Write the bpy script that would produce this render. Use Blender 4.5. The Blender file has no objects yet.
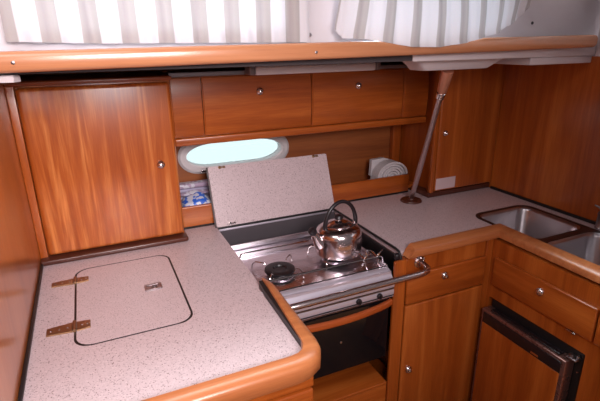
import bpy, bmesh, math, random
from mathutils import Vector, Matrix
random.seed(4)
C = bpy.context.scene
COL = C.collection
PI = math.pi

# ------------------------------------------------------------------ materials
def new_mat(name):
    m = bpy.data.materials.new(name); m.use_nodes = True
    nt = m.node_tree
    return m, nt, nt.nodes['Principled BSDF']

def setp(b, **kw):
    names = {'color':'Base Color','rough':'Roughness','metal':'Metallic','coat':'Coat Weight','coat_rough':'Coat Roughness','spec':'Specular IOR Level','trans':'Transmission Weight','ior':'IOR'}
    for k, v in kw.items():
        s = b.inputs[names[k]]
        s.default_value = (*v, 1) if k == 'color' else v

def ramp(nt, stops):
    r = nt.nodes.new('ShaderNodeValToRGB')
    e = r.color_ramp.elements
    while len(e) > 1: e.remove(e[0])
    e[0].position, e[0].color = stops[0][0], (*stops[0][1], 1)
    for p, c in stops[1:]:
        n = e.new(p); n.color = (*c, 1)
    return r

def wood(name, axis, dark, mid, light, rough=.28, coat=.22, wide=7.0, seed=0.0, dist=1.1):
    """varnished timber, grain along axis 'x','y' or 'z'"""
    m, nt, b = new_mat(name)
    N, Lk = nt.nodes, nt.links
    tc = N.new('ShaderNodeTexCoord')
    mp = N.new('ShaderNodeMapping')
    s = {'x':(.45,wide,wide),'y':(wide,.45,wide),'z':(wide,wide,.45)}[axis]
    mp.inputs['Scale'].default_value = s
    mp.inputs['Location'].default_value = (seed, seed*1.7, seed*.6)
    Lk.new(tc.outputs['Object'], mp.inputs['Vector'])
    n1 = N.new('ShaderNodeTexNoise'); n1.inputs['Scale'].default_value = 1.6
    n1.inputs['Detail'].default_value = 5; n1.inputs['Distortion'].default_value = dist
    Lk.new(mp.outputs['Vector'], n1.inputs['Vector'])
    mp2 = N.new('ShaderNodeMapping')
    mp2.inputs['Scale'].default_value = tuple(14 if q == .45 else 260 for q in s)
    Lk.new(tc.outputs['Object'], mp2.inputs['Vector'])
    n2 = N.new('ShaderNodeTexNoise'); n2.inputs['Scale'].default_value = 1.0; n2.inputs['Detail'].default_value = 3
    Lk.new(mp2.outputs['Vector'], n2.inputs['Vector'])
    mx = N.new('ShaderNodeMix'); mx.data_type = 'FLOAT'; mx.inputs[0].default_value = .22
    Lk.new(n1.outputs['Fac'], mx.inputs[2]); Lk.new(n2.outputs['Fac'], mx.inputs[3])
    r = ramp(nt, [(.33, dark), (.5, mid), (.68, light)])
    Lk.new(mx.outputs[0], r.inputs['Fac'])
    Lk.new(r.outputs['Color'], b.inputs['Base Color'])
    setp(b, rough=rough, coat=coat, coat_rough=.18)
    return m

def plain(name, color, rough=.4, metal=0.0, **kw):
    m, nt, b = new_mat(name)
    setp(b, color=color, rough=rough, metal=metal, **kw)
    # faint procedural wear so that no surface is perfectly even
    N, Lk = nt.nodes, nt.links
    tc = N.new('ShaderNodeTexCoord'); n = N.new('ShaderNodeTexNoise'); n.inputs['Scale'].default_value = 30
    Lk.new(tc.outputs['Object'], n.inputs['Vector'])
    mr = N.new('ShaderNodeMapRange'); k = .008 if metal > .8 else .04; mr.inputs['To Min'].default_value = max(0, rough-k); mr.inputs['To Max'].default_value = min(1, rough+k)
    Lk.new(n.outputs['Fac'], mr.inputs['Value']); Lk.new(mr.outputs['Result'], b.inputs['Roughness'])
    return m

def brushed(name, color, rough, axis='x'):
    m, nt, b = new_mat(name)
    N, Lk = nt.nodes, nt.links
    setp(b, color=color, metal=1.0, rough=rough)
    tc = N.new('ShaderNodeTexCoord'); mp = N.new('ShaderNodeMapping')
    mp.inputs['Scale'].default_value = {'x':(3,900,900),'y':(900,3,900),'z':(900,900,3)}[axis]
    Lk.new(tc.outputs['Object'], mp.inputs['Vector'])
    n = N.new('ShaderNodeTexNoise'); n.inputs['Scale'].default_value = 1
    Lk.new(mp.outputs['Vector'], n.inputs['Vector'])
    mr = N.new('ShaderNodeMapRange'); mr.inputs['To Min'].default_value = rough-.02; mr.inputs['To Max'].default_value = rough+.04
    Lk.new(n.outputs['Fac'], mr.inputs['Value']); Lk.new(mr.outputs['Result'], b.inputs['Roughness'])
    return m

def speckled(name):
    m, nt, b = new_mat(name)
    N, Lk = nt.nodes, nt.links
    tc = N.new('ShaderNodeTexCoord')
    v = N.new('ShaderNodeTexNoise'); v.inputs['Scale'].default_value = 320; v.inputs['Detail'].default_value = 1.5
    Lk.new(tc.outputs['Object'], v.inputs['Vector'])
    r = ramp(nt, [(0, (.13,.08,.08)), (.32, (.20,.13,.13)), (.37, (.585,.465,.485)), (.62, (.62,.495,.515)), (.70, (.70,.58,.59))])
    Lk.new(v.outputs['Fac'], r.inputs['Fac'])
    n = N.new('ShaderNodeTexNoise'); n.inputs['Scale'].default_value = 90; n.inputs['Detail'].default_value = 3
    Lk.new(tc.outputs['Object'], n.inputs['Vector'])
    r2 = ramp(nt, [(.3, (.94,.935,.935)), (.7, (1,1,1))])
    Lk.new(n.outputs['Fac'], r2.inputs['Fac'])
    mx = N.new('ShaderNodeMix'); mx.data_type = 'RGBA'; mx.blend_type = 'MULTIPLY'; mx.inputs[0].default_value = 1
    Lk.new(r.outputs['Color'], mx.inputs[6]); Lk.new(r2.outputs['Color'], mx.inputs[7])
    Lk.new(mx.outputs[2], b.inputs['Base Color'])
    setp(b, rough=.3)
    return m

def curtain_mat(name, spacing, width, phase):
    """thin white cloth with woven grey-beige stripes; UV.x is metres along the curtain"""
    m, nt, b = new_mat(name)
    N, Lk = nt.nodes, nt.links
    uv = N.new('ShaderNodeUVMap'); sp = N.new('ShaderNodeSeparateXYZ')
    Lk.new(uv.outputs['UV'], sp.inputs[0])
    a = N.new('ShaderNodeMath'); a.operation = 'ADD'; a.inputs[1].default_value = phase
    Lk.new(sp.outputs['X'], a.inputs[0])
    d = N.new('ShaderNodeMath'); d.operation = 'DIVIDE'; d.inputs[1].default_value = spacing
    Lk.new(a.outputs[0], d.inputs[0])
    f = N.new('ShaderNodeMath'); f.operation = 'FRACT'; Lk.new(d.outputs[0], f.inputs[0])
    w = width/spacing
    r = ramp(nt, [(0, (.46,.41,.40)), (w*.35, (.40,.35,.35)), (w*.65, (.46,.41,.40)), (w, (.43,.39,.38)), (w+.03, (.70,.66,.69)), (.98, (.70,.66,.69)), (1, (.46,.41,.40))])
    Lk.new(f.outputs[0], r.inputs['Fac'])
    n = N.new('ShaderNodeTexNoise'); n.inputs['Scale'].default_value = 400
    tc = N.new('ShaderNodeTexCoord'); Lk.new(tc.outputs['Object'], n.inputs['Vector'])
    mul = N.new('ShaderNodeMix'); mul.data_type = 'RGBA'; mul.blend_type = 'MULTIPLY'; mul.inputs[0].default_value = .12
    Lk.new(r.outputs['Color'], mul.inputs[6]); Lk.new(n.outputs['Color'], mul.inputs[7])
    Lk.new(mul.outputs[2], b.inputs['Base Color'])
    setp(b, rough=.9, spec=.1)
    t = N.new('ShaderNodeBsdfTranslucent'); Lk.new(mul.outputs[2], t.inputs['Color'])
    ms = N.new('ShaderNodeMixShader'); ms.inputs[0].default_value = .17
    Lk.new(b.outputs[0], ms.inputs[1]); Lk.new(t.outputs[0], ms.inputs[2])
    Lk.new(ms.outputs[0], N['Material Output'].inputs['Surface'])
    return m

def glass(name, tint=(.85,.95,1.0), rough=.0, frost=.0):
    m, nt, b = new_mat(name)
    N, Lk = nt.nodes, nt.links
    tr = N.new('ShaderNodeBsdfTransparent'); tr.inputs[0].default_value = (*tint, 1)
    g = N.new('ShaderNodeBsdfGlossy'); g.inputs['Roughness'].default_value = .05
    tl = N.new('ShaderNodeBsdfTranslucent'); tl.inputs[0].default_value = (*tint, 1)
    a = N.new('ShaderNodeMixShader'); a.inputs[0].default_value = frost
    Lk.new(tr.outputs[0], a.inputs[1]); Lk.new(tl.outputs[0], a.inputs[2])
    c = N.new('ShaderNodeMixShader'); c.inputs[0].default_value = .06
    Lk.new(a.outputs[0], c.inputs[1]); Lk.new(g.outputs[0], c.inputs[2])
    Lk.new(c.outputs[0], N['Material Output'].inputs['Surface'])
    return m

WD, WM, WL = (.25,.046,.006), (.39,.086,.012), (.54,.148,.026)
M = {}
M['wood_z'] = wood('cherry_vertical_grain', 'z', WD, WM, WL)
M['wood_x'] = wood('cherry_cross_grain', 'x', WD, WM, WL, seed=2.3)
M['wood_y'] = wood('cherry_deep_grain', 'y', WD, WM, WL, seed=4.1)
M['figured'] = wood('figured_cherry', 'z', (.30,.056,.008), (.42,.095,.015), (.64,.215,.055), wide=9.0, seed=7.7, dist=3.4)
M['wall_wood'] = wood('cherry_bulkhead', 'z', (.36,.085,.014), (.48,.135,.026), (.60,.20,.05), rough=.3, coat=.7, wide=4, seed=8)
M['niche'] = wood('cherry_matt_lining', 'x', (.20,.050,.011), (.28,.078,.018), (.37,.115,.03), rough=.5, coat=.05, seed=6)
M['rail'] = wood('light_cherry_rail', 'x', (.42,.165,.075), (.50,.21,.10), (.58,.26,.135), rough=.25, wide=16, seed=1)
M['fiddle_x'] = wood('light_cherry_fiddle_cross', 'x', (.35,.105,.034), (.45,.148,.050), (.54,.20,.075), rough=.3, wide=16, seed=3)
M['fiddle_y'] = wood('light_cherry_fiddle_deep', 'y', (.35,.105,.034), (.45,.148,.050), (.54,.20,.075), rough=.3, wide=16, seed=5)
M['red_handle'] = wood('red_cherry_handle', 'x', (.30,.055,.010), (.42,.085,.018), (.50,.12,.03), rough=.25, wide=16, seed=9)
M['dark_wood'] = wood('dark_mahogany_trim', 'x', (.060,.014,.008), (.085,.022,.012), (.11,.032,.018), rough=.35)
M['stain_wood'] = wood('red_mahogany', 'x', (.20,.040,.010), (.28,.060,.014), (.34,.085,.02), rough=.3)
M['laminate'] = speckled('speckled_laminate')
M['lam_edge'] = plain('laminate_edge', (.55,.5,.46), .5)
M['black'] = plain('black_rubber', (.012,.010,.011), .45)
M['brown_seal'] = plain('brown_seal', (.03,.012,.01), .4)
M['black_enamel'] = plain('black_enamel', (.012,.010,.012), .3)
M['oven_glass'] = plain('dark_oven_glass', (.006,.006,.008), .06)
M['steel'] = brushed('brushed_steel', (.76,.71,.76), .27, 'x')
M['fascia'] = brushed('fascia_steel', (.66,.61,.70), .38, 'x'); M['fascia'].node_tree.nodes['Principled BSDF'].inputs['Metallic'].default_value = .6
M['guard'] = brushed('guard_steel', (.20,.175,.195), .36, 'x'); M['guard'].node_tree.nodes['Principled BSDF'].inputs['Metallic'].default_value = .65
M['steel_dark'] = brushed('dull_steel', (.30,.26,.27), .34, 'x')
M['steel_y'] = brushed('sink_steel', (.50,.46,.48), .28, 'y')
M['chrome'] = plain('chrome', (.80,.76,.76), .09, 1.0)
M['knob_chrome'] = plain('knob_chrome', (.72,.66,.67), .22, 1.0)
M['kettle_steel'] = plain('polished_steel', (.70,.61,.62), .2, 1.0)
M['bar_steel'] = plain('satin_bar_steel', (.66,.56,.56), .26, 1.0)
M['pole_steel'] = plain('pole_steel', (.66,.56,.56), .3, 1.0)
M['bronze'] = plain('weathered_bronze', (.34,.20,.11), .42, .9)
M['fridge_metal'] = plain('bronze_anodised', (.27,.14,.12), .28, .7)
M['fridge_black'] = plain('fridge_black_band', (.018,.012,.014), .25)
M['cream'] = plain('cream_bezel', (.62,.57,.58), .45)
M['vinyl'] = plain('white_vinyl', (.60,.54,.56), .55)
M['soffit'] = plain('soffit_shade_grey', (.045,.034,.038), .7)  # shade under the side deck is put into this dark colour
M['grey_trim'] = plain('grey_aluminium', (.22,.19,.20), .45, .5)
M['lamp_white'] = plain('lamp_diffuser', (.80,.74,.76), .4)
M['plastic_black'] = plain('black_plastic', (.014,.010,.013), .35)
M['sticker'] = plain('pink_white_sticker', (.66,.50,.52), .5)
M['paper_blue'] = plain('blue_packet', (.03,.13,.62), .35)
M['paper_white'] = plain('white_packet', (.62,.60,.68), .5)
M['paper_lilac'] = plain('lilac_packet', (.38,.34,.48), .5)
M['copper'] = plain('copper_sleeve', (.66,.30,.19), .3, .5)
M['hull'] = plain('grey_liner', (.30,.27,.28), .7)
M['floor'] = wood('cabin_sole', 'y', (.16,.05,.012), (.22,.075,.02), (.28,.10,.03), rough=.35)
M['porthole_glass'] = glass('porthole_glass', (.32,.336,.333), frost=.0)
M['window_glass'] = glass('window_glass', (.9,.95,1.0))

def splash(m, other, scale):
    nt = m.node_tree; N, Lk = nt.nodes, nt.links; b = N['Principled BSDF']
    tc = N.new('ShaderNodeTexCoord'); n = N.new('ShaderNodeTexNoise'); n.inputs['Scale'].default_value = scale; n.inputs['Detail'].default_value = 1
    Lk.new(tc.outputs['Object'], n.inputs['Vector'])
    c = tuple(b.inputs['Base Color'].default_value)[:3]
    r = ramp(nt, [(.47, c), (.52, other)]); Lk.new(n.outputs['Fac'], r.inputs['Fac']); Lk.new(r.outputs['Color'], b.inputs['Base Color'])
splash(M['paper_blue'], (.62,.62,.72), 55); splash(M['paper_white'], (.40,.30,.42), 40)
def towel_mat():
    m, nt, b = new_mat('grey_white_towel')
    N, Lk = nt.nodes, nt.links
    tc = N.new('ShaderNodeTexCoord'); n = N.new('ShaderNodeTexNoise'); n.inputs['Scale'].default_value = 350
    Lk.new(tc.outputs['Object'], n.inputs['Vector'])
    r = ramp(nt, [(.3, (.50,.47,.49)), (.7, (.70,.66,.68))]); Lk.new(n.outputs['Fac'], r.inputs['Fac'])
    Lk.new(r.outputs['Color'], b.inputs['Base Color']); setp(b, rough=.95)
    bp = N.new('ShaderNodeBump'); bp.inputs['Strength'].default_value = .5; bp.inputs['Distance'].default_value = .002
    Lk.new(n.outputs['Fac'], bp.inputs['Height']); Lk.new(bp.outputs[0], b.inputs['Normal'])
    return m
M['towel'] = towel_mat()

# ------------------------------------------------------------------ geometry helpers (all in world metres)
def box(bm, x0, x1, y0, y1, z0, z1, bev=0.0, seg=3):
    t = bmesh.new(); bmesh.ops.create_cube(t, size=1)
    for v in t.verts:
        v.co = Vector((x0+(v.co.x+.5)*(x1-x0), y0+(v.co.y+.5)*(y1-y0), z0+(v.co.z+.5)*(z1-z0)))
    if bev > 0:
        bmesh.ops.bevel(t, geom=list(t.edges), offset=bev, segments=seg, affect='EDGES', profile=.5)
    merge(bm, t); return bm

def merge(bm, t):
    me = bpy.data.meshes.new('tmp'); t.to_mesh(me); t.free(); bm.from_mesh(me); bpy.data.meshes.remove(me)

def rrect(x0, x1, y0, y1, r, n=6):
    pts = []
    for cx, cy, a0 in ((x1-r, y1-r, 0), (x0+r, y1-r, 90), (x0+r, y0+r, 180), (x1-r, y0+r, 270)):
        for i in range(n+1):
            a = math.radians(a0+90*i/n); pts.append((cx+r*math.cos(a), cy+r*math.sin(a)))
    return pts

def lens(x0, x1, z0, z1, rx, rz, n=10):
    pts = []
    for cx, cz, a0 in ((x1-rx, z1-rz, 0), (x0+rx, z1-rz, 90), (x0+rx, z0+rz, 180), (x1-rx, z0+rz, 270)):
        for i in range(n+1):
            a = math.radians(a0+90*i/n); pts.append((cx+rx*math.cos(a), cz+rz*math.sin(a)))
    return pts

def plate(bm, outer, holes, w0, w1, mapf=None, bev=0):
    """polygon with holes, given thickness"""
    mapf = mapf or (lambda u, v, w: (u, v, w))
    t = bmesh.new()
    loops = []
    for lp in [outer]+list(holes):
        vs = [t.verts.new((p[0], p[1], 0)) for p in lp]
        for i in range(len(vs)): t.edges.new((vs[i], vs[(i+1) % len(vs)]))
        loops.append(vs)
    if holes: bmesh.ops.triangle_fill(t, use_beauty=True, use_dissolve=False, edges=list(t.edges), normal=(0,0,1))
    else: t.faces.new(loops[0])
    ret = bmesh.ops.extrude_face_region(t, geom=list(t.faces))
    for g in ret['geom']:
        if isinstance(g, bmesh.types.BMVert): g.co.z = 1.0
    if bev:
        ed = [e for e in t.edges if all(v.co.z > .5 for v in e.verts) and any(abs(f.normal.z) < .5 for f in e.link_faces)]
        for v in t.verts: v.co.z = w0 + v.co.z*(w1-w0)
        t.normal_update()
        ed = [e for e in t.edges if len(e.link_faces) == 2 and abs(e.verts[0].co.z-w1) < 1e-6 and abs(e.verts[1].co.z-w1) < 1e-6 and any(abs(f.normal.z) < .5 for f in e.link_faces)]
        bmesh.ops.bevel(t, geom=ed, offset=bev, segments=3, affect='EDGES', profile=.5)
    else:
        for v in t.verts: v.co.z = w0 + v.co.z*(w1-w0)
    for v in t.verts: v.co = Vector(mapf(*v.co))
    bmesh.ops.recalc_face_normals(t, faces=list(t.faces))
    merge(bm, t); return bm

def frame_of(d):
    d = d.normalized(); a = Vector((0,0,1)) if abs(d.z) < .9 else Vector((1,0,0))
    u = d.cross(a).normalized(); return u, d.cross(u).normalized()

def tube(bm, pts, r, seg=12, squash=1.0):
    pts = [Vector(p) for p in pts]; rs = r if isinstance(r, (list, tuple)) else [r]*len(pts)
    rings = []; u = None
    for i, p in enumerate(pts):
        d = (pts[min(i+1, len(pts)-1)]-pts[max(i-1, 0)]).normalized()
        if u is None: u, _ = frame_of(d)
        u = (u - d*u.dot(d)).normalized(); w = d.cross(u)
        rings.append([bm.verts.new(p+(u*math.cos(2*PI*k/seg)+w*math.sin(2*PI*k/seg)*squash)*rs[i]) for k in range(seg)])
    for a, b in zip(rings, rings[1:]):
        for k in range(seg): bm.faces.new((a[k], a[(k+1) % seg], b[(k+1) % seg], b[k]))
    bm.faces.new(rings[0][::-1]); bm.faces.new(rings[-1])
    return bm

def lathe(bm, prof, origin, axis=(0,0,1), seg=40, closed=True):
    o = Vector(origin); ax = Vector(axis).normalized(); u, w = frame_of(ax); rings = []
    for r, h in prof:
        if r < 1e-6: rings.append([bm.verts.new(o+ax*h)])
        else: rings.append([bm.verts.new(o+ax*h+(u*math.cos(2*PI*k/seg)+w*math.sin(2*PI*k/seg))*r) for k in range(seg)])
    for a, b in zip(rings, rings[1:]):
        for k in range(seg):
            q = [a[k % len(a)], a[(k+1) % len(a)], b[(k+1) % len(b)], b[k % len(b)]]
            qq = []
            for v in q:
                if v not in qq: qq.append(v)
            if len(qq) > 2: bm.faces.new(qq)
    if closed:
        if len(rings[0]) > 1: bm.faces.new(rings[0][::-1])
        if len(rings[-1]) > 1: bm.faces.new(rings[-1])
    return bm

def sweep(bm, path, prof, closed_ends=True):
    """profile [(out,z)] swept along a plan path [(x,y)]; out is to the left of travel; path corners mitred"""
    n = len(path); rings = []
    for i, p in enumerate(path):
        p = Vector((p[0], p[1])); 
        d0 = (p-Vector(path[i-1][:2])).normalized() if i > 0 else None
        d1 = (Vector(path[i+1][:2])-p).normalized() if i < n-1 else None
        if d0 is None: d0 = d1
        if d1 is None: d1 = d0
        n0 = Vector((-d0.y, d0.x)); n1 = Vector((-d1.y, d1.x)); m = (n0+n1).normalized(); m = m/max(.3, m.dot(n0))
        rings.append([bm.verts.new((p.x+m.x*o, p.y+m.y*o, z)) for o, z in prof])
    k = len(prof)
    for a, b in zip(rings, rings[1:]):
        for j in range(k): bm.faces.new((a[j], a[(j+1) % k], b[(j+1) % k], b[j]))
    bm.faces.new(rings[0][::-1]); bm.faces.new(rings[-1])
    return bm

def basin(bm, x0, x1, y0, y1, ztop, depth, r, taper=.018):
    loops = []
    for f, k in ((0, 0), (.10, .25), (.80, .8), (.94, 1.25), (1, 2.4)):
        loops.append([bm.verts.new((x, y, ztop-depth*f)) for x, y in rrect(x0+taper*k, x1-taper*k, y0+taper*k, y1-taper*k, r)])
    n = len(loops[0])
    for a, b in zip(loops, loops[1:]):
        for i in range(n): bm.faces.new((a[i], b[i], b[(i+1) % n], a[(i+1) % n]))
    bm.faces.new(loops[-1])
    return bm

# ------------------------------------------------------------------ scene objects
def thing(name, label, cat, loc, group=None):
    o = bpy.data.objects.new(name, None); COL.objects.link(o)
    o.empty_display_size = .05; o.location = loc; o['label'] = label; o['category'] = cat
    if group: o['group'] = group
    return o

def world_loc(o):
    v = Vector(o.location)
    while o.parent: o = o.parent; v = v + Vector(o.location)
    return v

def obj(name, bm, mat, parent=None, origin=None, smooth=True, label=None, solid=0):
    bmesh.ops.recalc_face_normals(bm, faces=list(bm.faces))
    if origin is None:
        if parent is None or True:
            cs = [v.co for v in bm.verts]
            lo = [min(c[i] for c in cs) for i in range(3)]; hi = [max(c[i] for c in cs) for i in range(3)]
            origin = Vector(((lo[0]+hi[0])/2, (lo[1]+hi[1])/2, lo[2]))
    origin = Vector(origin)
    for v in bm.verts: v.co -= origin
    me = bpy.data.meshes.new(name); bm.to_mesh(me); bm.free()
    o = bpy.data.objects.new(name, me); COL.objects.link(o)
    me.materials.append(M[mat] if isinstance(mat, str) else mat)
    if parent:
        o.parent = parent; o.location = origin-world_loc(parent)
    else: o.location = origin
    if smooth:
        for p in me.polygons: p.use_smooth = True
        me.set_sharp_from_angle(angle=math.radians(38))
    if solid:
        s = o.modifiers.new('solid', 'SOLIDIFY'); s.thickness = solid; s.offset = -1
    if label: o['label'] = label
    return o

def tag(o, label, cat, group=None):
    o['label'] = label; o['category'] = cat
    if group: o['group'] = group
    return o

def struct(name, bm, mat, parent=None, smooth=True):
    o = obj(name, bm, mat, parent, smooth=smooth)
    if not parent: o['kind'] = 'structure'
    return o

B = bmesh.new
XZ = lambda u, v, w: (u, w, v)      # plate in a wall facing y
YZ = lambda u, v, w: (w, u, v)      # plate in a wall facing x

def knob(parent, p, axis, r=.0145):
    o = obj('knob', lathe(B(), [(r*.95,0),(r,.002),(r*.96,.006),(r*.80,.009),(r*.62,.0105),(r*.58,.012),(r*.52,.0155),(r*.32,.0175),(0,.018)], p, axis, 24), 'knob_chrome', parent, label='round chrome push-button knob')
    return o

# ---- heights that the whole galley shares
ZC = .92      # laminate top
ZF = .945     # top of raised wooden fiddle

# ================================================================== SETTING
struct('floor', box(B(), -.35, 2.0, -.9, 1.95, -.03, 0), 'floor')
struct('wall_left', box(B(), -.255, -.214, .45, 1.90, 0, 1.53), 'wall_wood')
struct('wall_right', box(B(), 1.712, 1.75, .35, 1.90, 0, 1.535), 'wood_z')
# hull side behind the niche, with the porthole opening
PX0, PX1, PZ0, PZ1 = .324, .755, 1.100, 1.2095
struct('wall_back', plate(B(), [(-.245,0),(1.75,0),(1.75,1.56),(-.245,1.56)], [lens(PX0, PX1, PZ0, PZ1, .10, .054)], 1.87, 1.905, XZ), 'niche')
win = thing('window_1', 'oval porthole with a cream plastic bezel in the niche behind the stove', 'window', (.54, 1.87, 1.085)); win['kind'] = 'structure'
wf = B()
o_, i_ = lens(.298, .785, 1.084, 1.232, .09, .073), lens(.332, .748, 1.110, 1.207, .115, .048)
mid = lens(.307, .774, 1.093, 1.223, .095, .064); mid2 = lens(.323, .757, 1.103, 1.213, .11, .054)
rows = [[wf.verts.new((x, yy, z)) for x, z in lp] for lp, yy in ((o_, 1.870), (o_, 1.862), (mid, 1.853), (mid2, 1.853), (mid2, 1.858), (i_, 1.860), (i_, 1.905))]
for a, b in zip(rows, rows[1:]):
    for k in range(len(a)): wf.faces.new((a[k], a[(k+1) % len(a)], b[(k+1) % len(b)], b[k]))
obj('window_frame', wf, 'cream', win)
obj('window_pane', plate(B(), lens(.327, .752, 1.103, 1.2065, .10, .051), [], 1.892, 1.897, XZ), 'porthole_glass', win)
obj('window_catch', box(B(), .385, .41, 1.846, 1.858, 1.094, 1.101, .002), 'chrome', win)

# side deck above the lockers
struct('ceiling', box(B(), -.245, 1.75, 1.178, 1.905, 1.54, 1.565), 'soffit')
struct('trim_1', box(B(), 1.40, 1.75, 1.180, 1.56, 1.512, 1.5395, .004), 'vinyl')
struct('trim_2', plate(B(), [(-.245,1.165),(-.135,1.165),(-.125,1.19),(-.15,1.24),(-.245,1.26)], [], 1.5245, 1.5395, bev=.005), 'vinyl')
struct('trim_6', box(B(), 1.712, 1.75, .35, 1.17, 1.5355, 1.95), 'vinyl')
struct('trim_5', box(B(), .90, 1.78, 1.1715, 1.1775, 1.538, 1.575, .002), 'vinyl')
# coachroof side with its two windows
COA = [rrect(-.11, .50, 1.635, 1.80, .03), rrect(.70, 1.24, 1.635, 1.80, .03)]
struct('wall_coachroof', plate(B(), [(-.5,1.565),(2.1,1.565),(2.1,1.95),(-.5,1.95)], COA, 1.225, 1.25, XZ), 'vinyl')
for k, (a, b) in enumerate(((-.11,.50),(.70,1.24))):
    w = thing('window_%d' % (k+2), ['long cabin window behind the left striped curtain', 'cabin window behind the right striped curtain'][k], 'window', ((a+b)/2, 1.24, 1.635)); w['kind'] = 'structure'
    obj('window_pane', plate(B(), rrect(a-.004, b+.004, 1.631, 1.804, .03), [], 1.251, 1.256, XZ), 'window_glass', w)
    obj('window_frame', plate(B(), rrect(a-.02, b+.02, 1.615, 1.82, .04), [rrect(a-.001, b+.001, 1.634, 1.801, .03)], 1.2505, 1.262, XZ), 'vinyl', w)
struct('trim_3', box(B(), -.2135, -.2055, .77, 1.58, .9205, .931, .002), 'black')
sc = B()
for y in (.83, .90, .98):
    lathe(sc, [(.0022,0),(.0016,.001),(0,.0012)], (-.2005, y, .9311), (0,0,1), 8)
struct('trim_4', box(B(), 1.7035, 1.7115, .50, 1.563, .9205, .932, .002), 'black')

# ================================================================== RAIL, CURTAINS, DECK BRACKET
t = thing('grab_rail', 'long rounded light cherry handrail running across the top below the curtains', 'rail', (.7, 1.15, 1.54))
rl = B()
prof = []
for i in range(24):
    a = 2*PI*i/24; c, s = math.cos(a), math.sin(a)
    prof.append((math.copysign(abs(c)**.55, c)*.021, math.copysign(abs(s)**.7, s)*.0215))
rings = []
xs = [-.42, -.15, .1, .4, .7, 1.0, 1.3, 1.5, 1.645, 1.655, 1.662, 1.666]; sc_ = [1]*9+[.93,.75,.35]
for x, k in zip(xs, sc_):
    zc = 1.566 + .0125*(min(max(x,-.2),1.7)+.15)
    rings.append([rl.verts.new((x, 1.15+a*k, zc+b*k)) for a, b in prof])
for a, b in zip(rings, rings[1:]):
    for k in range(24): rl.faces.new((a[k], a[(k+1) % 24], b[(k+1) % 24], b[k]))
rl.faces.new(rings[0]); rl.faces.new(rings[-1])
obj('rail', rl, 'rail', t)
for x, z in ((-.126, 1.5655), (.558, 1.572)):
    obj('screw', lathe(B(), [(.0042,0),(.0038,.0015),(.002,.0022),(0,.0022)], (x, 1.1298, z), (0,-1,0), 14), 'steel_dark', t)
screws = thing('wall_screw', 'small screw head in the white panel between the two curtains', 'screw', (.553, 1.224, 1.62))
obj('screw_head', lathe(B(), [(.0055,0),(.005,.002),(.002,.0032),(0,.0032)], (.585, 1.2249, 1.616), (0,-1,0), 14), 'steel_dark', screws)
screws = thing('wall_screw', 'small dark screw in the white panel right of the right curtain', 'screw', (1.42, 1.224, 1.66))
obj('screw_head', lathe(B(), [(.0055,0),(.005,.002),(.002,.0032),(0,.0032)], (1.435, 1.2249, 1.650), (0,-1,0), 14), 'plastic_black', screws)

def curtain(name, label, top, hem, spacing, width, phase, folds, amp, bulge=0.0, zt=1.86):
    """top/hem: lists of (x,y,z) polylines of equal meaning; cloth runs between"""
    def at(pl, s):
        d = [0]
        for a, b in zip(pl, pl[1:]): d.append(d[-1]+(Vector(b)-Vector(a)).length)
        q = s*d[-1]
        for i in range(len(pl)-1):
            if q <= d[i+1]+1e-9:
                f = (q-d[i])/(d[i+1]-d[i]); return Vector(pl[i]).lerp(Vector(pl[i+1]), f)
        return Vector(pl[-1])
    nu, nv = 300, 26; bm = B(); uvl = bm.loops.layers.uv.new('UVMap')
    L = sum((Vector(b)-Vector(a)).length for a, b in zip(top, top[1:]))
    g = []
    for j in range(nv+1):
        v = j/nv; row = []
        for i in range(nu+1):
            s = i/nu; p = at(top, s).lerp(at(hem, s), v)
            ph = 2*PI*folds*s + .5*math.sin(v*3)
            p.y += amp*(.5+.5*v)*math.sin(ph) + amp*.4*math.sin(2.3*ph+1) - bulge*math.sin(PI*min(1, v*1.05))
            row.append(bm.verts.new(p))
        g.append(row)
    for j in range(nv):
        for i in range(nu):
            f = bm.faces.new((g[j][i], g[j][i+1], g[j+1][i+1], g[j+1][i]))
            for lp, (a, b) in zip(f.loops, ((i,j),(i+1,j),(i+1,j+1),(i,j+1))): lp[uvl].uv = (a/nu*L, b/nv)
    o = obj(name, bm, curtain_mat(name+'_cloth', spacing, width, phase), None)
    tag(o, label, 'curtain', None)
    return o
curtain('curtain', 'white curtain with grey stripes hanging straight, at the left above the rail',
        [(-.142,1.195,1.86), (.57,1.195,1.86)], [(-.138,1.195,1.606),(.05,1.195,1.600),(.57,1.195,1.597)],   .0823, .036, .0135, 9, .0045)
curtain('curtain', 'white curtain with grey stripes sagging over the rail, at the right above the pole',
        [(.66,1.185,1.86), (1.36,1.185,1.86)], [(.640,1.180,1.63),(.66,1.172,1.606),(.72,1.140,1.603),(.85,1.116,1.581),(.945,1.112,1.579),(1.05,1.114,1.590),(1.19,1.140,1.616),(1.30,1.172,1.655),(1.36,1.18,1.70)], .0773, .029, .025, 9, .004, .02)

t = thing('deck_bracket', 'white tapered block under the deck that takes the pole top', 'bracket', (1.12, 1.26, 1.506))
b_ = B()
for f, z in ((0, 0),): pass
lv = []
for z, x0, x1, y0, y1 in ((1.506, .985, 1.250, 1.222, 1.300), (1.508, .981, 1.255, 1.219, 1.301), (1.522, .968, 1.280, 1.214, 1.303), (1.532, .955, 1.300, 1.21, 1.306), (1.5395, .935, 1.330, 1.205, 1.31)):
    lv.append([b_.verts.new((x, y, z)) for x, y in rrect(x0, x1, y0, y1, .012, 3)])
for a, c in zip(lv, lv[1:]):
    for k in range(len(a)): b_.faces.new((a[k], a[(k+1) % len(a)], c[(k+1) % len(c)], c[k]))
b_.faces.new(lv[0]); b_.faces.new(lv[-1])
obj('block', b_, 'vinyl', t)

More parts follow.
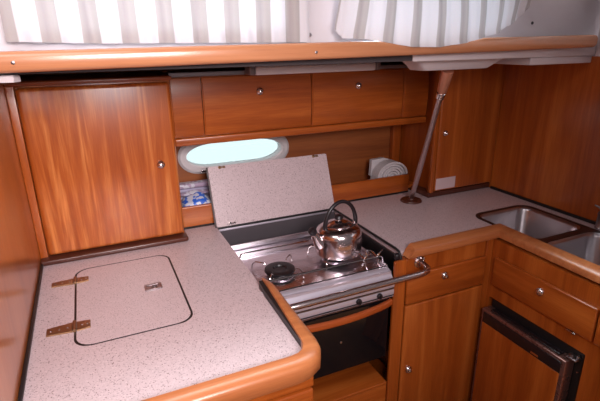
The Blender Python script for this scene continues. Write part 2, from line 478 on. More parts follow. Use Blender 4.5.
# fluorescent lamp
t = thing('tube_lamp', 'slim grey-white tube lamp above the overhead locker doors', 'lamp', (.79, 1.6, 1.49))
obj('housing', box(B(), .535, 1.045, 1.585, 1.64, 1.521, 1.5399, .001), 'grey_trim', t)
obj('diffuser', box(B(), .545, 1.035, 1.572, 1.628, 1.4895, 1.521, .007), 'lamp_white', t)
for x in (.522, 1.036): obj('end_cap', box(B(), x, x+.024, 1.574, 1.632, 1.490, 1.535, .006), 'grey_trim', t)

# ================================================================== LEFT TALL CABINET
t = thing('wall_cabinet', 'large square-door cherry cabinet standing on the left worktop', 'cabinet', (.02, 1.7, .92))
obj('body', box(B(), -.2135, .256, 1.616, 1.868, .936, 1.486, .002), 'wood_z', t)
obj('stile', box(B(), -.2135, -.191, 1.6005, 1.616, .936, 1.486, .002), 'wood_z', t)
dr = obj('door', box(B(), -.1885, .2525, 1.591, 1.615, .943, 1.480, .013, 5), 'figured', t)
knob(dr, (.196, 1.591, 1.209), (0,-1,0))
obj('top_moulding', box(B(), -.2135,   .260, 1.582, 1.868, 1.4865, 1.499, .004), 'stain_wood', t)
obj('base_moulding', box(B(), -.2135, .262, 1.568, 1.868, .9205, .9385, .006), 'dark_wood', t, label='dark mahogany base moulding')

# ================================================================== OVERHEAD LOCKERS
t = thing('overhead_locker', 'row of overhead cherry lockers with bowed doors above the niche', 'locker', (.8, 1.76, 1.25))
obj('body', box(B(), .2625, 1.376, 1.686, 1.868, 1.262, 1.487, .002), 'wood_x', t)
def bowed(x0, x1, y, z0, z1, bow=.008):
    bm = B(); nx, nz = 10, 10; g = []
    for j in range(nz+1):
        row = []
        for i in range(nx+1):
            u, v = i/nx, j/nz
            e = min(u, 1-u)*(x1-x0); e2 = min(v, 1-v)*(z1-z0)
            row.append(bm.verts.new((x0+u*(x1-x0), y-bow*math.sin(PI*v)**.7, z0+v*(z1-z0))))
        g.append(row)
    for j in range(nz):
        for i in range(nx): bm.faces.new((g[j][i], g[j][i+1], g[j+1][i+1], g[j+1][i]))
    r = bmesh.ops.extrude_face_region(bm, geom=list(bm.faces))
    for q in r['geom']:
        if isinstance(q, bmesh.types.BMVert): q.co.y = 1.6855
    bmesh.ops.recalc_face_normals(bm, faces=list(bm.faces)); 
    ed = [e for e in bm.edges if len(e.link_faces) == 2 and e.calc_face_angle() > .9 and max(v.co.y for v in e.verts) < 1.684]
    bmesh.ops.bevel(bm, geom=ed, offset=.004, segments=3, affect='EDGES')
    return bm
for x0, x1, kx in ((.263,.371,None),(.3745,.803,.588),(.8065,1.239,1.012),(1.2425,1.375,None)):
    d = obj('door', bowed(x0, x1, 1.672, 1.278, 1.486), 'wood_x', t)
    if kx: knob(d, (kx, 1.6645, 1.426), (0,-1,0))
obj('bottom_rail', box(B(), .2625, 1.376, 1.667, 1.868, 1.246, 1.275, .006), 'wood_x', t)
obj('top_strip', box(B(), .2625, 1.376, 1.668, 1.70, 1.4875, 1.503, .002), 'grey_trim', t, label='grey metal strip along the top')

# ================================================================== NICHE SHELF
t = thing('niche_shelf', 'low open cherry shelf with a raised front board behind the stove', 'shelf', (.8, 1.78, .92))
obj('shelf_board', box(B(), .264, 1.376, 1.703, 1.868, .935, .950, .001), 'wood_x', t)
obj('front_board', box(B(), .264, 1.318, 1.688, 1.702, .9265, 1.008, .004), 'wood_x', t)
obj('seal', box(B(), .264, 1.318, 1.690, 1.702, .9205, .9262), 'black', t)
obj('post', box(B(), 1.325, 1.368, 1.840, 1.8685, .951, 1.2455, .002), 'wood_z', t)

# things in the niche
t = thing('snack_packet', 'blue and white packet lying in the niche left of the raised flap', 'packet', (.33, 1.77, .951))
def packet(x0, x1, y0, y1, z0, h, seed):
    rnd = random.Random(seed); bm = B(); n = 14; g = []
    for sgn in (1, -1):
        gg = []
        for j in range(n+1):
            row = []
            for i in range(n+1):
                u, v = i/n, j/n
                k = (math.sin(PI*u)*math.sin(PI*v))**.5 if 0 < u < 1 and 0 < v < 1 else 0
                wob = .25*math.sin(11*u+seed)+.2*math.sin(9*v+2*seed)
                row.append(bm.verts.new((x0+u*(x1-x0), y0+v*(y1-y0), z0+h/2+sgn*h/2*k*(1+(wob*.5 if sgn > 0 else 0)))))
            gg.append(row)
        for j in range(n):
            for i in range(n): bm.faces.new((gg[j][i], gg[j][i+1], gg[j+1][i+1], gg[j+1][i]))
    bmesh.ops.remove_doubles(bm, verts=list(bm.verts), dist=1e-5)
    return bm
obj('pouch', packet(.275, .398, 1.706, 1.79, .951, .085, 1), 'paper_blue', t)
obj('seam', packet(.272, .40, 1.765, 1.80, 1.020, .022, 2), 'paper_white', t)
t = thing('paper_bag', 'lilac-grey paper bag behind the blue packet in the niche', 'bag', (.34, 1.83, .951))
obj('bag', box(B(), .275, .41, 1.805, 1.845, .951, 1.045, .008), 'paper_lilac', t)
obj('folded_top', box(B(), .272, .413, 1.795, 1.84, 1.046, 1.066, .007), 'paper_white', t)

# rolled towel: stacked arcs of cloth
t = thing('folded_towel', 'grey-white towel folded in a fan at the right end of the niche', 'towel', (1.22, 1.77, .951))
tw = B()
def arc_layer(bm, r0, r1, cx, cz, y0, y1, n=20):
    pr_ = []
    for i in range(n+1):
        a = PI*i/n; pr_.append((cx-r1*math.cos(a), cz+r1*.82*math.sin(a)))
    for i in range(n, -1, -1):
        a = PI*i/n; pr_.append((cx-r0*math.cos(a), cz+r0*.82*math.sin(a)))
    plate(bm, pr_, [], y0, y1, XZ)
for k in range(6):
    r1 = .084-.014*k; r0 = max(.002, r1-.0108)
    arc_layer(tw, r0, r1, 1.243, 1.000, 1.712+.003*(k % 2), 1.765-.002*k)
obj('folds', tw, 'towel', t, smooth=True)
obj('base_fold', box(B(), 1.160, 1.325, 1.714, 1.78, .9515, .999, .008), 'towel', t)
tw = B(); plate(tw, [(1.156,1.0),(1.327,1.0),(1.327,1.032),(1.29,1.058),(1.225,1.079),(1.160,1.076)], [], 1.767, 1.785, XZ)
obj('corner_flap', tw, 'towel', t)
# (flap stands behind the fan of folds)

# ================================================================== RIGHT TALL CABINET
t = thing('wall_cabinet', 'tall narrow-grained cherry cabinet in the right corner behind the pole', 'cabinet', (1.53, 1.7, .92))
obj('body', plate(B(), [(1.3465,1.585),(1.711,1.585),(1.711,1.868),(1.379,1.868),(1.379,1.64)], [], .944, 1.536, bev=.001), 'wood_z', t)
obj('stile', box(B(), 1.3465, 1.366, 1.570, 1.585, .944, 1.536, .003), 'wood_z', t)
dr = obj('door', box(B(), 1.369, 1.709, 1.566, 1.5845, .950, 1.500, .006, 3), 'wood_z', t)
knob(dr, (1.399, 1.566, 1.214), (0,-1,0), .0135)
obj('sticker', box(B(), 1.372, 1.483, 1.5650, 1.5658, .957, 1.009), 'sticker', dr, label='small pale pink sticker')
obj('base_moulding', box(B(), 1.342, 1.7115, 1.574, 1.868, .9205, .9435, .003), 'dark_wood', t, label='dark recessed plinth')

# ================================================================== POLE
t = thing('support_pole', 'leaning steel pole rising from the worktop to the deck bracket', 'pole', (1.25, 1.577, .92))
def pp(f): return Vector((1.25,1.577,.929)).lerp(Vector((1.118,1.265,1.5035)), f)
obj('base_disc', lathe(B(), [(.046,0),(.047,.003),(.044,.008),(.016,.010),(.013,.016),(0,.016)], (1.25,1.577,.9205)), 'dark_wood', t, label='brown wooden base disc')
obj('pole', tube(B(), [pp(0), pp(.3), pp(.80), pp(.84)], [.0110,.0110,.0105,.0095], 20), 'pole_steel', t)
obj('collar', tube(B(), [pp(.825), pp(.83), pp(.86), pp(.865)], [.011,.016,.016,.012], 20), 'chrome', t)
obj('sleeve', tube(B(), [pp(.862), pp(.87), pp(.97), pp(.998)], [.013,.017,.020,.020], 20), 'copper', t, label='copper-brown tapered sleeve')

# ================================================================== LEFT WORKTOP
t = thing('countertop', 'speckled grey-pink left worktop with a rounded hatch and wooden edge', 'countertop', (.1, 1.2, .9))
HX0, HX1, HY0, HY1, HR = -.111, .172, 1.060, 1.496, .042
obj('top', plate(B(), [(-.2135,.79),(.372,.79),(.376,1.14),(.386,1.16),(.386,1.6435),(.386,1.6865),(-.2135,1.6865)], [rrect(HX0-.0030, HX1+.0030, HY0-.0030, HY1+.0030, HR)], .90, ZC), 'laminate', t, smooth=False)
obj('hatch_seal', plate(B(), rrect(HX0-.0028, HX1+.0028, HY0-.0028, HY1+.0028, HR), [rrect(HX0+.0026, HX1-.0026, HY0+.0026, HY1-.0026, HR-.002)], .902, .9198), 'black', t)
h = obj('hatch', plate(B(), rrect(HX0+.0028, HX1-.0028, HY0+.0028, HY1-.0028, HR-.002), [], .902, ZC+.0002), 'laminate', t, smooth=False)
for yc, w in ((1.418, .0175), (1.155, .0215)):
    hb = B()
    for x0, x1 in ((-.176, -.117), (-.107, -.075)):
        s = 1 if x0 < -.15 else -1
        e0, e1 = (w*.75, w) if s > 0 else (w, w*.8)
        plate(hb, [(x0, yc-e0), (x1, yc-e1), (x1, yc+e1), (x0, yc+e0)], [], ZC+.0004, ZC+.0038, bev=.001)
    tube(hb, [(-.112, yc-w-.001, ZC+.0045), (-.112, yc+w+.001, ZC+.0045)], .0046, 12)
    hg = obj('hinge', hb, 'bronze', h, label='bronze strap hinge')
    for x in (-.166, -.147, -.128, -.095, -.082):
        obj('hinge_screw', lathe(B(), [(.0026,0),(.002,.0012),(0,.0012)], (x, yc, ZC+.0036), (0,0,1), 10), 'steel_dark', t)
lt = B(); plate(lt, rrect(.073, .122, 1.263, 1.299, .005, 3), [rrect(.080, .115, 1.270, 1.292, .003, 3)], ZC+.0003, ZC+.0035, bev=.001)
plate(lt, rrect(.080, .115, 1.270, 1.292, .003, 3), [], ZC+.0003, ZC+.0012)
la = obj('latch', lt, 'steel_dark', h, label='small chrome flush latch')
obj('finger_ring', tube(B(), [(.101+.0065*math.cos(a), 1.282+.0065*math.sin(a), ZC+.0032) for a in [i*PI/8 for i in range(17)]], .0012, 8), 'steel_dark', t)
# wooden fiddle around the near right corner
F_IN = [(-.2135, .790), (.325, .790), (.345, .793), (.360, .802), (.369, .818), (.373, .838), (.390, 1.100), (.391, 1.120), (.3915, 1.155)]
def fid_prof(w, h, zt, lip=.004):
    # out is left of travel -> negative is to the right (outside)
    return [(0, .9205), (0, zt-.002), (-.002, zt), (-w*.45, zt), (-w*.78, zt-.004), (-w*.94, zt-.011), (-w, zt-.020), (-w, zt-h+.006), (-w+.003, zt-h), (-.004, zt-h), (-.004, .9205)]
def sweep_var(bm, path, prof, wscale):
    n = len(path); rings = []
    for i, p in enumerate(path):
        p = Vector(p)
        d0 = (p-Vector(path[i-1])).normalized() if i > 0 else None
        d1 = (Vector(path[i+1])-p).normalized() if i < n-1 else None
        if d0 is None: d0 = d1
        if d1 is None: d1 = d0
        n0 = Vector((-d0.y, d0.x)); n1 = Vector((-d1.y, d1.x)); m = (n0+n1).normalized(); m = m/max(.3, m.dot(n0))
        k, dz = wscale[i]
        rings.append([bm.verts.new((p.x+m.x*o*k, p.y+m.y*o*k, z+dz*(z > .93))) for o, z in prof])
    k = len(prof)
    for a, b in zip(rings, rings[1:]):
        for j in range(k): bm.faces.new((a[j], a[(j+1) % k], b[(j+1) % k], b[j]))
    bm.faces.new(rings[0][::-1]); bm.faces.new(rings[-1])
    return bm
ws = [(1,0)]*5+[(.97,0),(.62,.001),(.55,.001),(.35,-.003)]
obj('edge_fiddle', sweep_var(B(), F_IN, fid_prof(.042, .048, ZF), ws), 'fiddle_x', t, label='raised light cherry edge with a rounded corner')
obj('fiddle_black_strip', plate(B(), [(.3725,.826),(.3735,.826),(.3900,1.100),(.391,1.15),(.3805,1.15),(.376,1.10)], [], ZC+.0003, ZC+.018), 'black', t)  # black strip along the inner foot of the fiddle

# left base unit
t = thing('base_cabinet', 'cherry base cabinet under the left worktop, only its top edge showing', 'cabinet', (.1, 1.2, 0))
obj('body', box(B(), -.2135, .372, .790, 1.66, .05, .899), 'wood_z', t)
obj('plinth', box(B(), -.2135, .365, .83, 1.64, 0, .0495), 'dark_wood', t)
obj('top_rail', box(B(), -.2135, .374, .769, .7895, .862, .8915, .003), 'wood_x', t)
for x0, x1 in ((-.203, .372),): obj('drawer', box(B(), x0, x1, .764, .7895, .70, .858, .006), 'wood_x', t)
obj('door', box(B(), -.203, .372, .764, .7895, .06, .694, .006), 'wood_z', t)

# ================================================================== RIGHT L-SHAPED WORKTOP
t = thing('countertop', 'speckled L-shaped worktop behind the stove and around the sink', 'countertop', (1.3, 1.4, .9))
S1 = (1.366, 1.650, 1.030, 1.318); S2 = (1.366, 1.650, .705, 1.005)
outer = [(.3875,1.6435),(.8965,1.6435),(.8965,1.168),(1.338,1.168),(1.338,.50),(1.7035,.50),(1.7035,1.563),(1.7115,1.5635),(1.7115,1.868),(1.302,1.868),(1.302,1.6865),(.3875,1.6865)]
obj('top', plate(B(), outer, [rrect(*S1, .05), rrect(*S2, .05)], .90, ZC), 'laminate', t, smooth=False)
fp = [(0, .9205), (0, ZF-.003), (-.002, ZF), (-.005, ZF+.001), (-.036, ZF-.009), (-.041, ZF-.013), (-.043, ZF-.018), (-.043, .911), (-.041, .909), (-.004, .909), (-.004, .9205)]
rf = sweep(B(), [(.900, 1.166), (1.345, 1.166), (1.345, .50)], fp)
for v in rf.verts:
    if v.co.x < .91: v.co.x += .9*(v.co.z-.909)*(1.0 if v.co.z > .92 else 0)
obj('edge_fiddle', rf, 'fiddle_x', t, label='raised light cherry edge turning the inner corner')

# sink
t = thing('double_sink', 'stainless steel double-bowl sink let into the right worktop', 'sink', (1.51, 1.0, .78))
obj('rim', plate(B(), rrect(1.355, 1.661, .694, 1.329, .055), [rrect(S1[0]+.003, S1[1]-.003, S1[2]+.003, S1[3]-.003, .048), rrect(S2[0]+.003, S2[1]-.003, S2[2]+.003, S2[3]-.003, .048)], ZC+.0003, ZC+.0030, bev=.001), 'brown_seal', t, label='dark brown sealing rim')
for S_ in (S1, S2):
    bb = basin(B(), S_[0]+.003, S_[1]-.003, S_[2]+.003, S_[3]-.003, ZC+.001, .15, .046)
    bo = obj('bowl', bb, 'steel_y', t, solid=.0015)
    cx, cy = (S_[0]+S_[1])/2, (S_[2]+S_[3])/2
    obj('drain', lathe(B(), [(.026,0),(.028,.002),(.022,.0035),(.018,.0015),(0,.001)], (cx, cy, ZC-.1485), (0,0,1), 30), 'chrome', bo)
t = thing('tap', 'dark chrome tap standing beside the sink at the right edge', 'tap', (1.682, 1.03, .92))
obj('base', lathe(B(), [(.017,0),(.018,.004),(.0155,.009),(.0145,.05),(.016,.056),(.0145,.064),(.009,.068),(0,.069)], (1.686,1.008,ZC+.0003), (0,0,1), 28), 'steel_dark', t)
obj('lever', tube(B(), [(1.686,1.008,.988),(1.684,1.022,1.000),(1.682,1.040,1.004)], [.005,.0045,.003], 12), 'steel_dark', t)
obj('spout', tube(B(), [(1.682,1.000,.955),(1.67,.975,.985),(1.65,.945,1.00),(1.62,.91,.998),(1.605,.895,.985)], [.0085,.008,.0075,.0075,.0075], 14), 'steel_dark', t)

# ================================================================== BASE UNIT BETWEEN STOVE AND CORNER
t = thing('base_cabinet', 'cherry base cabinet right of the stove with one drawer over one door', 'cabinet', (1.1, 1.35, 0))
obj('body', box(B(), .898, 1.2995, 1.1505, 1.60, .05, .899), 'wood_z', t)
obj('plinth', box(B(), .866, 1.2995, 1.19, 1.58, 0, .0495), 'dark_wood', t)
obj('stile', box(B(), .857, .904, 1.1385, 1.150, .05, .899, .002), 'wood_z', t)
obj('corner_post', box(B(), 1.268, 1.2995, 1.142, 1.150, .05, .899, .002), 'wood_z', t)
d = obj('drawer', box(B(), .909, 1.265, 1.134, 1.150, .722, .838, .006), 'wood_x', t); knob(d, (1.068, 1.134, .806), (0,-1,0))
d = obj('door', box(B(), .909, 1.265, 1.134, 1.150, .075, .7165, .006), 'wood_z', t); knob(d, (.938, 1.134, .447), (0,-1,0))

# right unit under the sink
t = thing('base_cabinet', 'cherry base cabinet under the sink with a drawer above the fridge', 'cabinet', (1.5, .85, 0))
bodyp = B()
plate(bodyp, [(1.1495,.05),(.50,.05),(.50,.899),(1.1495,.899)], [rrect(.738, 1.130, .062, .664, .004, 2)], 1.3005, 1.345, YZ)
obj('face_frame', bodyp, 'wood_z', t)
obj('side_panel', box(B(), 1.346, 1.7115, .50, .515, .05, .899), 'wood_z', t)
obj('plinth', box(B(), 1.34, 1.7115, .50, 1.1495, 0, .0495), 'dark_wood', t)
d = obj('drawer', box(B(), 1.286, 1.300, .724, 1.118, .724, .838, .005), 'wood_y', t); knob(d, (1.286, .914, .800), (-1,0,0))
d = obj('drawer', box(B(), 1.286, 1.300, .505, .718, .724, .838, .005), 'wood_y', t)
obj('catch_plate', box(B(), 1.2875, 1.3002, .776, .808, .7165, .7205, .001), 'chrome', t)
# fridge
t = thing('fridge', 'small fridge with a metal-edged wood-faced door under the sink drawer', 'fridge', (1.45, .95, .062))
obj('body', box(B(), 1.310, 1.68, .745, 1.124, .070, .658, .006), 'black', t)
d = obj('door', box(B(), 1.262, 1.306, .768, 1.122, .072, .628, .004), 'fridge_metal', t, label='bronze metal door edge')
obj('wood_panel', box(B(), 1.2595, 1.2618, .782, 1.110, .082, .574, .001), 'wood_z', d)
obj('vent_band', box(B(), 1.2592, 1.2618, .782, 1.110, .5755, .618, .001), 'fridge_black', d, label='black band above the wood panel')
obj('name_plate', box(B(), 1.2580, 1.2590, .862, .892, .581, .589), 'chrome', d)
obj('top_grip', box(B(), 1.272, 1.298, .80, 1.09, .6285, .634, .002), 'fridge_black', d)
hg = B(); box(hg, 1.276, 1.306, .748, .786, .634, .641, .002); lathe(hg, [(.008,0),(.009,.002),(.008,.013),(0,.015)], (1.287,.772,.634), (0,0,1), 16)
lathe(hg, [(.006,0),(.007,.002),(.006,.016),(0,.018)], (1.299,.757,.632), (0,0,1), 16)
obj('hinge', hg, 'steel_dark', t, label='dull metal top hinge')
obj('hinge_screw', lathe(B(), [(.0035,0),(.003,.002),(0,.002)], (1.306, .753, .585), (-1,0,0), 12), 'chrome', t)

# ================================================================== STOVE RECESS
t = thing('stove_recess', 'dark steel-lined recess the stove swings in', 'recess lining', (.64, 1.4, 0))
obj('back_flange', box(B(), .389, .889, 1.6325, 1.636, .909, .917, .001), 'fascia', t)
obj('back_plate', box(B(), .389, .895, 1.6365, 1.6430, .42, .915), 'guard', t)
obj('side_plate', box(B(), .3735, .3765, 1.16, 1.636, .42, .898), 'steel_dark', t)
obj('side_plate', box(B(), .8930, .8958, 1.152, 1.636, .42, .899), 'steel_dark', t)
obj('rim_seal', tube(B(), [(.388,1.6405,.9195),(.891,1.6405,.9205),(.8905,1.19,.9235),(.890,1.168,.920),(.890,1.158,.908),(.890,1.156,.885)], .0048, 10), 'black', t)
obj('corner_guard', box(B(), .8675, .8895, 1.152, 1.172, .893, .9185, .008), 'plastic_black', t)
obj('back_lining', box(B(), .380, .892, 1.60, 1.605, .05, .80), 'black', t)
t = thing('storage_box', 'low cherry locker box on the floor under the oven', 'box', (.62, 1.2, 0))
obj('front_panel', box(B(), .3775, .8565, 1.148, 1.162, 0, .395, .002), 'wood_x', t)
obj('lid', box(B(), .3775, .8565, 1.146, 1.31, .3955, .409, .003), 'wood_x', t)
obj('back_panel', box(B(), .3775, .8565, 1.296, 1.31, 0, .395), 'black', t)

# ================================================================== STOVE
t = thing('gimbal_stove', 'stainless two-burner gimballed stove with a black oven door', 'stove', (.63, 1.34, .51))
X0, X1, Y0, Y1 = .398, .852, 1.152, 1.545
obj('body', box(B(), X0+.01, X1-.006, Y0+.012, Y1-.03, .515, .850, .004), 'black_enamel', t)
hb = B(); box(hb, X0, X1, Y0, Y1, .851, .862, .003)
box(hb, X0, X1, Y1-.008, Y1, .8625, .884, .0025); box(hb, X1-.006, X1, Y0+.02, Y1-.009, .8625, .876, .002); box(hb, X0, X0+.006, Y0+.02, Y1-.009, .8625, .876, .002)
obj('hob_top', hb, 'steel', t)
for yb in (1.462, 1.185): obj('hob_bead', box(B(), X0+.02, X1-.02, yb, yb+.004, .8622, .867, .0015), 'steel', t)
BUR = [(.503, 1.292, .052), (.730, 1.325, .050)]
for bx, by, br in BUR:
    bu = obj('burner', lathe(B(), [(br*.9,0),(br*.95,.004),(br*.7,.009),(br*.66,.014)], (bx, by, .8622), (0,0,1), 36), 'steel', t)
    obj('burner_cap', lathe(B(), [(br*.55,0),(br*.98,.001),(br,.004),(br*.97,.009),(br*.80,.011),(br*.45,.010),(br*.40,.006),(0,.006)], (bx, by, .8768), (0,0,1), 36), 'black_enamel', bu, label='black ribbed burner cap')
def wire(name, pts, r=.0022): return obj(name, tube(B(), pts, r, 8), 'chrome', t)
zg = .8930
for bx, by, br in BUR:
    for k in range(4):
        a = PI/4+k*PI/2; c, s = math.cos(a), math.sin(a)
        if bx < .6 and by > 0 and k > 1: ln = .085
        else: ln = .105
        wire('pan_support', [(bx+c*ln, by+s*ln, .8635), (bx+c*(ln-.004), by+s*(ln-.004), .885), (bx+c*(ln-.016), by+s*(ln-.016), zg+.0022), (bx+c*br*1.12, by+s*br*1.12, zg+.0022), (bx+c*br*1.05, by+s*br*1.05, zg-.003)])
# fiddle rails over the hob
for y, z in ((1.425, .900), (1.196, .903)):
    wire('fiddle_rail', [(X0+.006, y, .878), (X0+.010, y, z-.004), (X0+.018, y, z), (X1-.020, y, z), (X1-.010, y, z-.004), (X1-.006, y, .878)], .0032)
for x in (.772, .822):
    y = 1.196
    wire('pot_clamp', [(x, y+.002, .905), (x-.006, y+.03, .915), (x-.022, y+.034, .918), (x-.024, y+.034, .900)], .0026)
    wire('pot_clamp', [(x, y, .9035), (x+.003, y-.004, .915), (x+.012, y-.003, .921), (x+.022, y+.004, .922)], .0026)
    wire('clamp_bolt', [(x, y-.006, .898), (x, y-.008, .880), (x+.006, y-.010, .868)], .0032)
# front fascia
fa = B()
pf = [(1.1760,.8670),(1.1800,.8670),(1.1800,.8625),(1.1510,.8625),(1.1510,.777),(1.1320,.777),(1.1300,.780),(1.1300,.800),(1.1315,.806),(1.1350,.8085),(1.1350,.8110),(1.1300,.8130),(1.1290,.822),(1.1310,.832),(1.1600,.8640),(1.1680,.8668)]
plate(fa, pf, [], X0+.001, X1-.001, lambda u, v, w: (w, u, v))
fs = obj('fascia', fa, 'fascia', t)
obj('fascia_seal', box(B(), X0+.002, X1-.002, 1.1815, 1.186, .8625, .8685, .001), 'black', t)
obj('fascia_groove', box(B(), X0+.002, X1-.002, 1.1285, 1.1312, .7825, .7862), 'black', t)
obj('fascia_groove', box(B(), X0+.002, X1-.002, 1.1290, 1.1350, .8065, .8110), 'steel_dark', t)
for x in (.712, .792):
    k = obj('control_knob', lathe(B(), [(.010,0),(.0105,.003),(.009,.008),(.008,.009),(0,.009)], (x, 1.1298, .794), (0,-1,0), 24), 'plastic_black', t)
    obj('pointer', box(B(), x-.002, x+.002, 1.1165, 1.1206, .787, .804, .001), 'plastic_black', k)
od = obj('oven_door', box(B(), X0+.012, X1-.004, 1.148, 1.1615, .522, .7745, .004), 'oven_glass', t, label='black glass oven door')
obj('door_trim', box(B(), X0+.012, X1-.004, 1.1445, 1.1475, .763, .7745, .001), 'steel', od)
hd = B(); rings = []
nn = 24
for i in range(nn+1):
    u = i/nn; x = X0+.018+u*(X1-X0-.024); bow = math.sin(PI*u)**.75
    y = 1.1400-.026*bow; z = .755-.004*bow; hh = .0115; tt = .009
    rings.append([hd.verts.new((x, y+tt*math.copysign(abs(math.cos(a))**.6, math.cos(a))-(.004), z+hh*math.copysign(abs(math.sin(a))**.6, math.sin(a)))) for a in [2*PI*k/16 for k in range(16)]])
for a, b in zip(rings, rings[1:]):
    for k in range(16): hd.faces.new((a[k], a[(k+1) % 16], b[(k+1) % 16], b[k]))
hd.faces.new(rings[0]); hd.faces.new(rings[-1])
obj('handle', hd, 'red_handle', od, label='bowed wooden oven handle')
obj('thermostat_mark', lathe(B(), [(.004,0),(.004,.001),(0,.0015)], (.66, 1.1479, .640), (0,-1,0), 12), 'steel', od)

# crash bar
t = thing('crash_bar', 'satin steel grab bar crossing in front of the stove', 'bar', (.68, 1.09, .87))
cb = [(.4085,1.085,.875),(.418,1.076,.875),(.432,1.070,.875)]+[(.5+.08*i,1.070,.875+.0004*i) for i in range(6)]+[(.915,1.071,.877),(.940,1.078,.877),(.956,1.094,.877),(.963,1.118,.876),(.965,1.135,.875)]
obj('bar', tube(B(), cb, .0105, 20), 'bar_steel', t)
obj('end_flange', lathe(B(), [(.022,0),(.022,.003),(.015,.006),(.012,.012),(0,.012)], (.965, 1.1500, .873), (0,-1,0), 28), 'bar_steel', t)
obj('cap_bolt', lathe(B(), [(.0065,0),(.006,.006),(.003,.008),(0,.008)], (.975, 1.1440, .888), (0,-1,0), 16), 'chrome', t)

# ================================================================== RAISED FLAP (stove cover)
t = thing('countertop_flap', 'speckled stove cover flap raised and leaning back against the niche', 'flap', (.64, 1.65, .92))
LB, LT = Vector((0, 1.648, .9215)), Vector((0, 1.731, 1.141))
nrm = Vector((0, -(LT.z-LB.z), LT.y-LB.y)).normalized()
def flapmap(u, v, w):
    p = LB.lerp(LT, v)+nrm*w; sk = -.004*v
    return (u, p.y, p.z)
obj('panel', plate(B(), rrect(0, 1, 0, 1, .001, 1) if False else [(.388,.0),(.890,.0),(.897,.02),(.896,.985),(.889,1),(.390,1),(.384,.985),(.384,.02)], [], 0, .012, flapmap), 'laminate', t, smooth=False)
obj('edge_strip', plate(B(), [(.3795,.0),(.8995,.0),(.8990,1.004),(.3795,1.004)], [], -.0035, -.0003, flapmap), 'brown_seal', t)
for u, v in ((.445, .030), (.438, .975), (.842, .975)):
    c = B(); 
    for du, rr in ((-.008, .0062), (.009, .0048)):
        p = Vector(flapmap(u+du, v, .012)); lathe(c, [(rr,0),(rr,.003),(rr*.5,.0045),(0,.0045)], p, nrm, 14)
    p = flapmap(u, v, .0155); q = Vector(p)
    tube(c, [q+Vector((-.012,0,0)), q+Vector((.012,0,0))], .0028, 10)
    obj('clip', c, 'chrome' if v < .5 else 'bronze', t, label='small chrome clip')

# ================================================================== KETTLE
KX, KY, KZ = .738, 1.318, .8890
t = thing('kettle', 'polished steel kettle with a black arched handle on the right burner', 'kettle', (KX, KY, KZ))
R = .082
obj('body', lathe(B(), [(0,0),(R*.94,0),(R*.99,.004),(R,.012),(R*1.005,.050),(R*1.0,.070),(R*.975,.081),(R*.91,.090),(R*.77,.0975),(R*.60,.102),(R*.55,.1025),(0,.1025)], (KX,KY,KZ), (0,0,1), 64), 'kettle_steel', t)
ld = obj('lid', lathe(B(), [(R*.56,.1028),(R*.565,.105),(R*.50,.110),(R*.30,.116),(R*.12,.119),(R*.10,.122),(0,.122)], (KX,KY,KZ), (0,0,1), 48), 'kettle_steel', t)
obj('knob', lathe(B(), [(.006,.1225),(.014,.124),(.0165,.130),(.014,.137),(.006,.140),(0,.1405)], (KX,KY,KZ), (0,0,1), 24), 'plastic_black', ld)
ang = math.radians(187); dv = Vector((math.cos(ang), math.sin(ang), 0))
c0 = Vector((KX,KY,KZ))
sp = obj('spout', tube(B(), [c0+dv*(R*.90)+Vector((0,0,.050)), c0+dv*(R*1.03)+Vector((0,0,.062)), c0+dv*(R*1.17)+Vector((0,0,.080)), c0+dv*(R*1.27)+Vector((0,0,.094))], [.026,.021,.015,.0115], 24), 'kettle_steel', t)
obj('whistle', tube(B(), [c0+dv*(R*1.24)+Vector((0,0,.092)), c0+dv*(R*1.29)+Vector((0,0,.097)), c0+dv*(R*1.39)+Vector((0,0,.108)), c0+dv*(R*1.41)+Vector((0,0,.110))], [.0125,.014,.013,.009], 20), 'plastic_black', sp, label='black whistle cap')
ha = math.radians(187); hv = Vector((math.cos(ha), math.sin(ha), 0)); hp_ = []
for i in range(25):
    a = math.radians(-8+196*i/24)
    hp_.append(c0+Vector((.008,0,0))+hv*(-.066*math.cos(a))+Vector((0,0,.098+.088*math.sin(a))))
obj('handle', tube(B(), hp_, [.0045]+[.0078]*3+[.0068]*17+[.0078]*3+[.0045], 16), 'plastic_black', t)
for s in (-1, 1):
    q = c0+Vector((.008,0,0))+hv*(.064*s)+Vector((0,0,.088))
    obj('handle_bracket', box(B(), q.x-.008, q.x+.008, q.y-.006, q.y+.006, q.z-.010, q.z+.016, .003), 'kettle_steel', t)

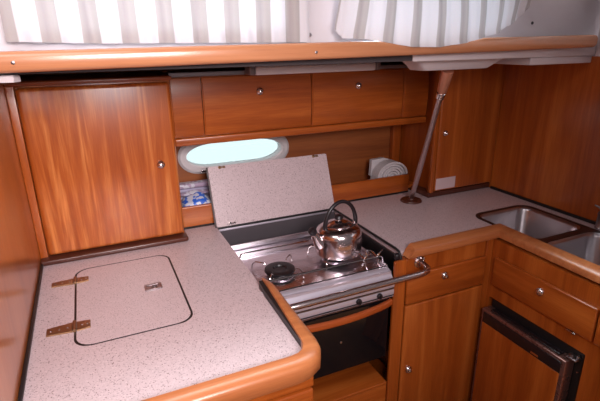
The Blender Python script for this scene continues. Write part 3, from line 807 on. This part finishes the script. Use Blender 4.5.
# ================================================================== LIGHT
w = bpy.data.worlds.new('World'); C.world = w; w.use_nodes = True
nt = w.node_tree; N, Lk = nt.nodes, nt.links
tc = N.new('ShaderNodeTexCoord'); sx = N.new('ShaderNodeSeparateXYZ'); Lk.new(tc.outputs['Generated'], sx.inputs[0])
mr = N.new('ShaderNodeMapRange'); mr.inputs['From Min'].default_value = .05; mr.inputs['From Max'].default_value = .35; mr.interpolation_type = 'SMOOTHSTEP'
Lk.new(sx.outputs['Y'], mr.inputs['Value'])
mx = N.new('ShaderNodeMix'); mx.data_type = 'RGBA'
mx.inputs[6].default_value = (.14,.115,.12,1); mx.inputs[7].default_value = (9.0,10.2,10.6,1)
Lk.new(mr.outputs['Result'], mx.inputs[0]); Lk.new(mx.outputs[2], N['Background'].inputs['Color'])
N['Background'].inputs['Strength'].default_value = 1.0

def area(name, loc, target, sx, sy, power, color):
    l = bpy.data.lights.new(name, 'AREA'); l.shape = 'RECTANGLE'; l.size = sx; l.size_y = sy; l.energy = power; l.color = color
    o = bpy.data.objects.new(name, l); COL.objects.link(o); o.location = loc
    o.rotation_euler = (Vector(target)-Vector(loc)).to_track_quat('-Z', 'Y').to_euler(); return o
area('hatch_daylight', (-.12, .55, 2.15), (.10, 1.3, .9), .55, .45, 5.5, (1, .91, .91))
area('companionway_daylight', (.22, -.45, 1.88), (-.02, 1.4, 1.08), .6, .5, 12, (1, .90, .91)).data.spread = math.radians(95)

# ================================================================== CAMERA
yaw, pitch, roll = math.radians(24.16071831), math.radians(18.98664035), math.radians(.7059568)
ca, sa, cb_, sb = math.cos(yaw), math.sin(yaw), math.cos(pitch), math.sin(pitch)
f = Vector((sa*cb_, ca*cb_, -sb)); r = Vector((ca, -sa, 0)); d = f.cross(r)
r2 = math.cos(roll)*r+math.sin(roll)*d; d2 = -math.sin(roll)*r+math.cos(roll)*d
cam = bpy.data.cameras.new('Camera'); co = bpy.data.objects.new('Camera', cam); COL.objects.link(co)
rot = Matrix((r2, -d2, -f)).transposed()
co.matrix_world = Matrix.Translation((0, 0, 1.6)) @ rot.to_4x4()
cam.sensor_width = 36; cam.lens = 36*463.08/600; cam.clip_start = .02
C.camera = co
vs = C.view_settings; vs.view_transform = 'Standard'; vs.look = 'None'; vs.exposure = 0.0; vs.gamma = 1.0; vs.use_curve_mapping = False
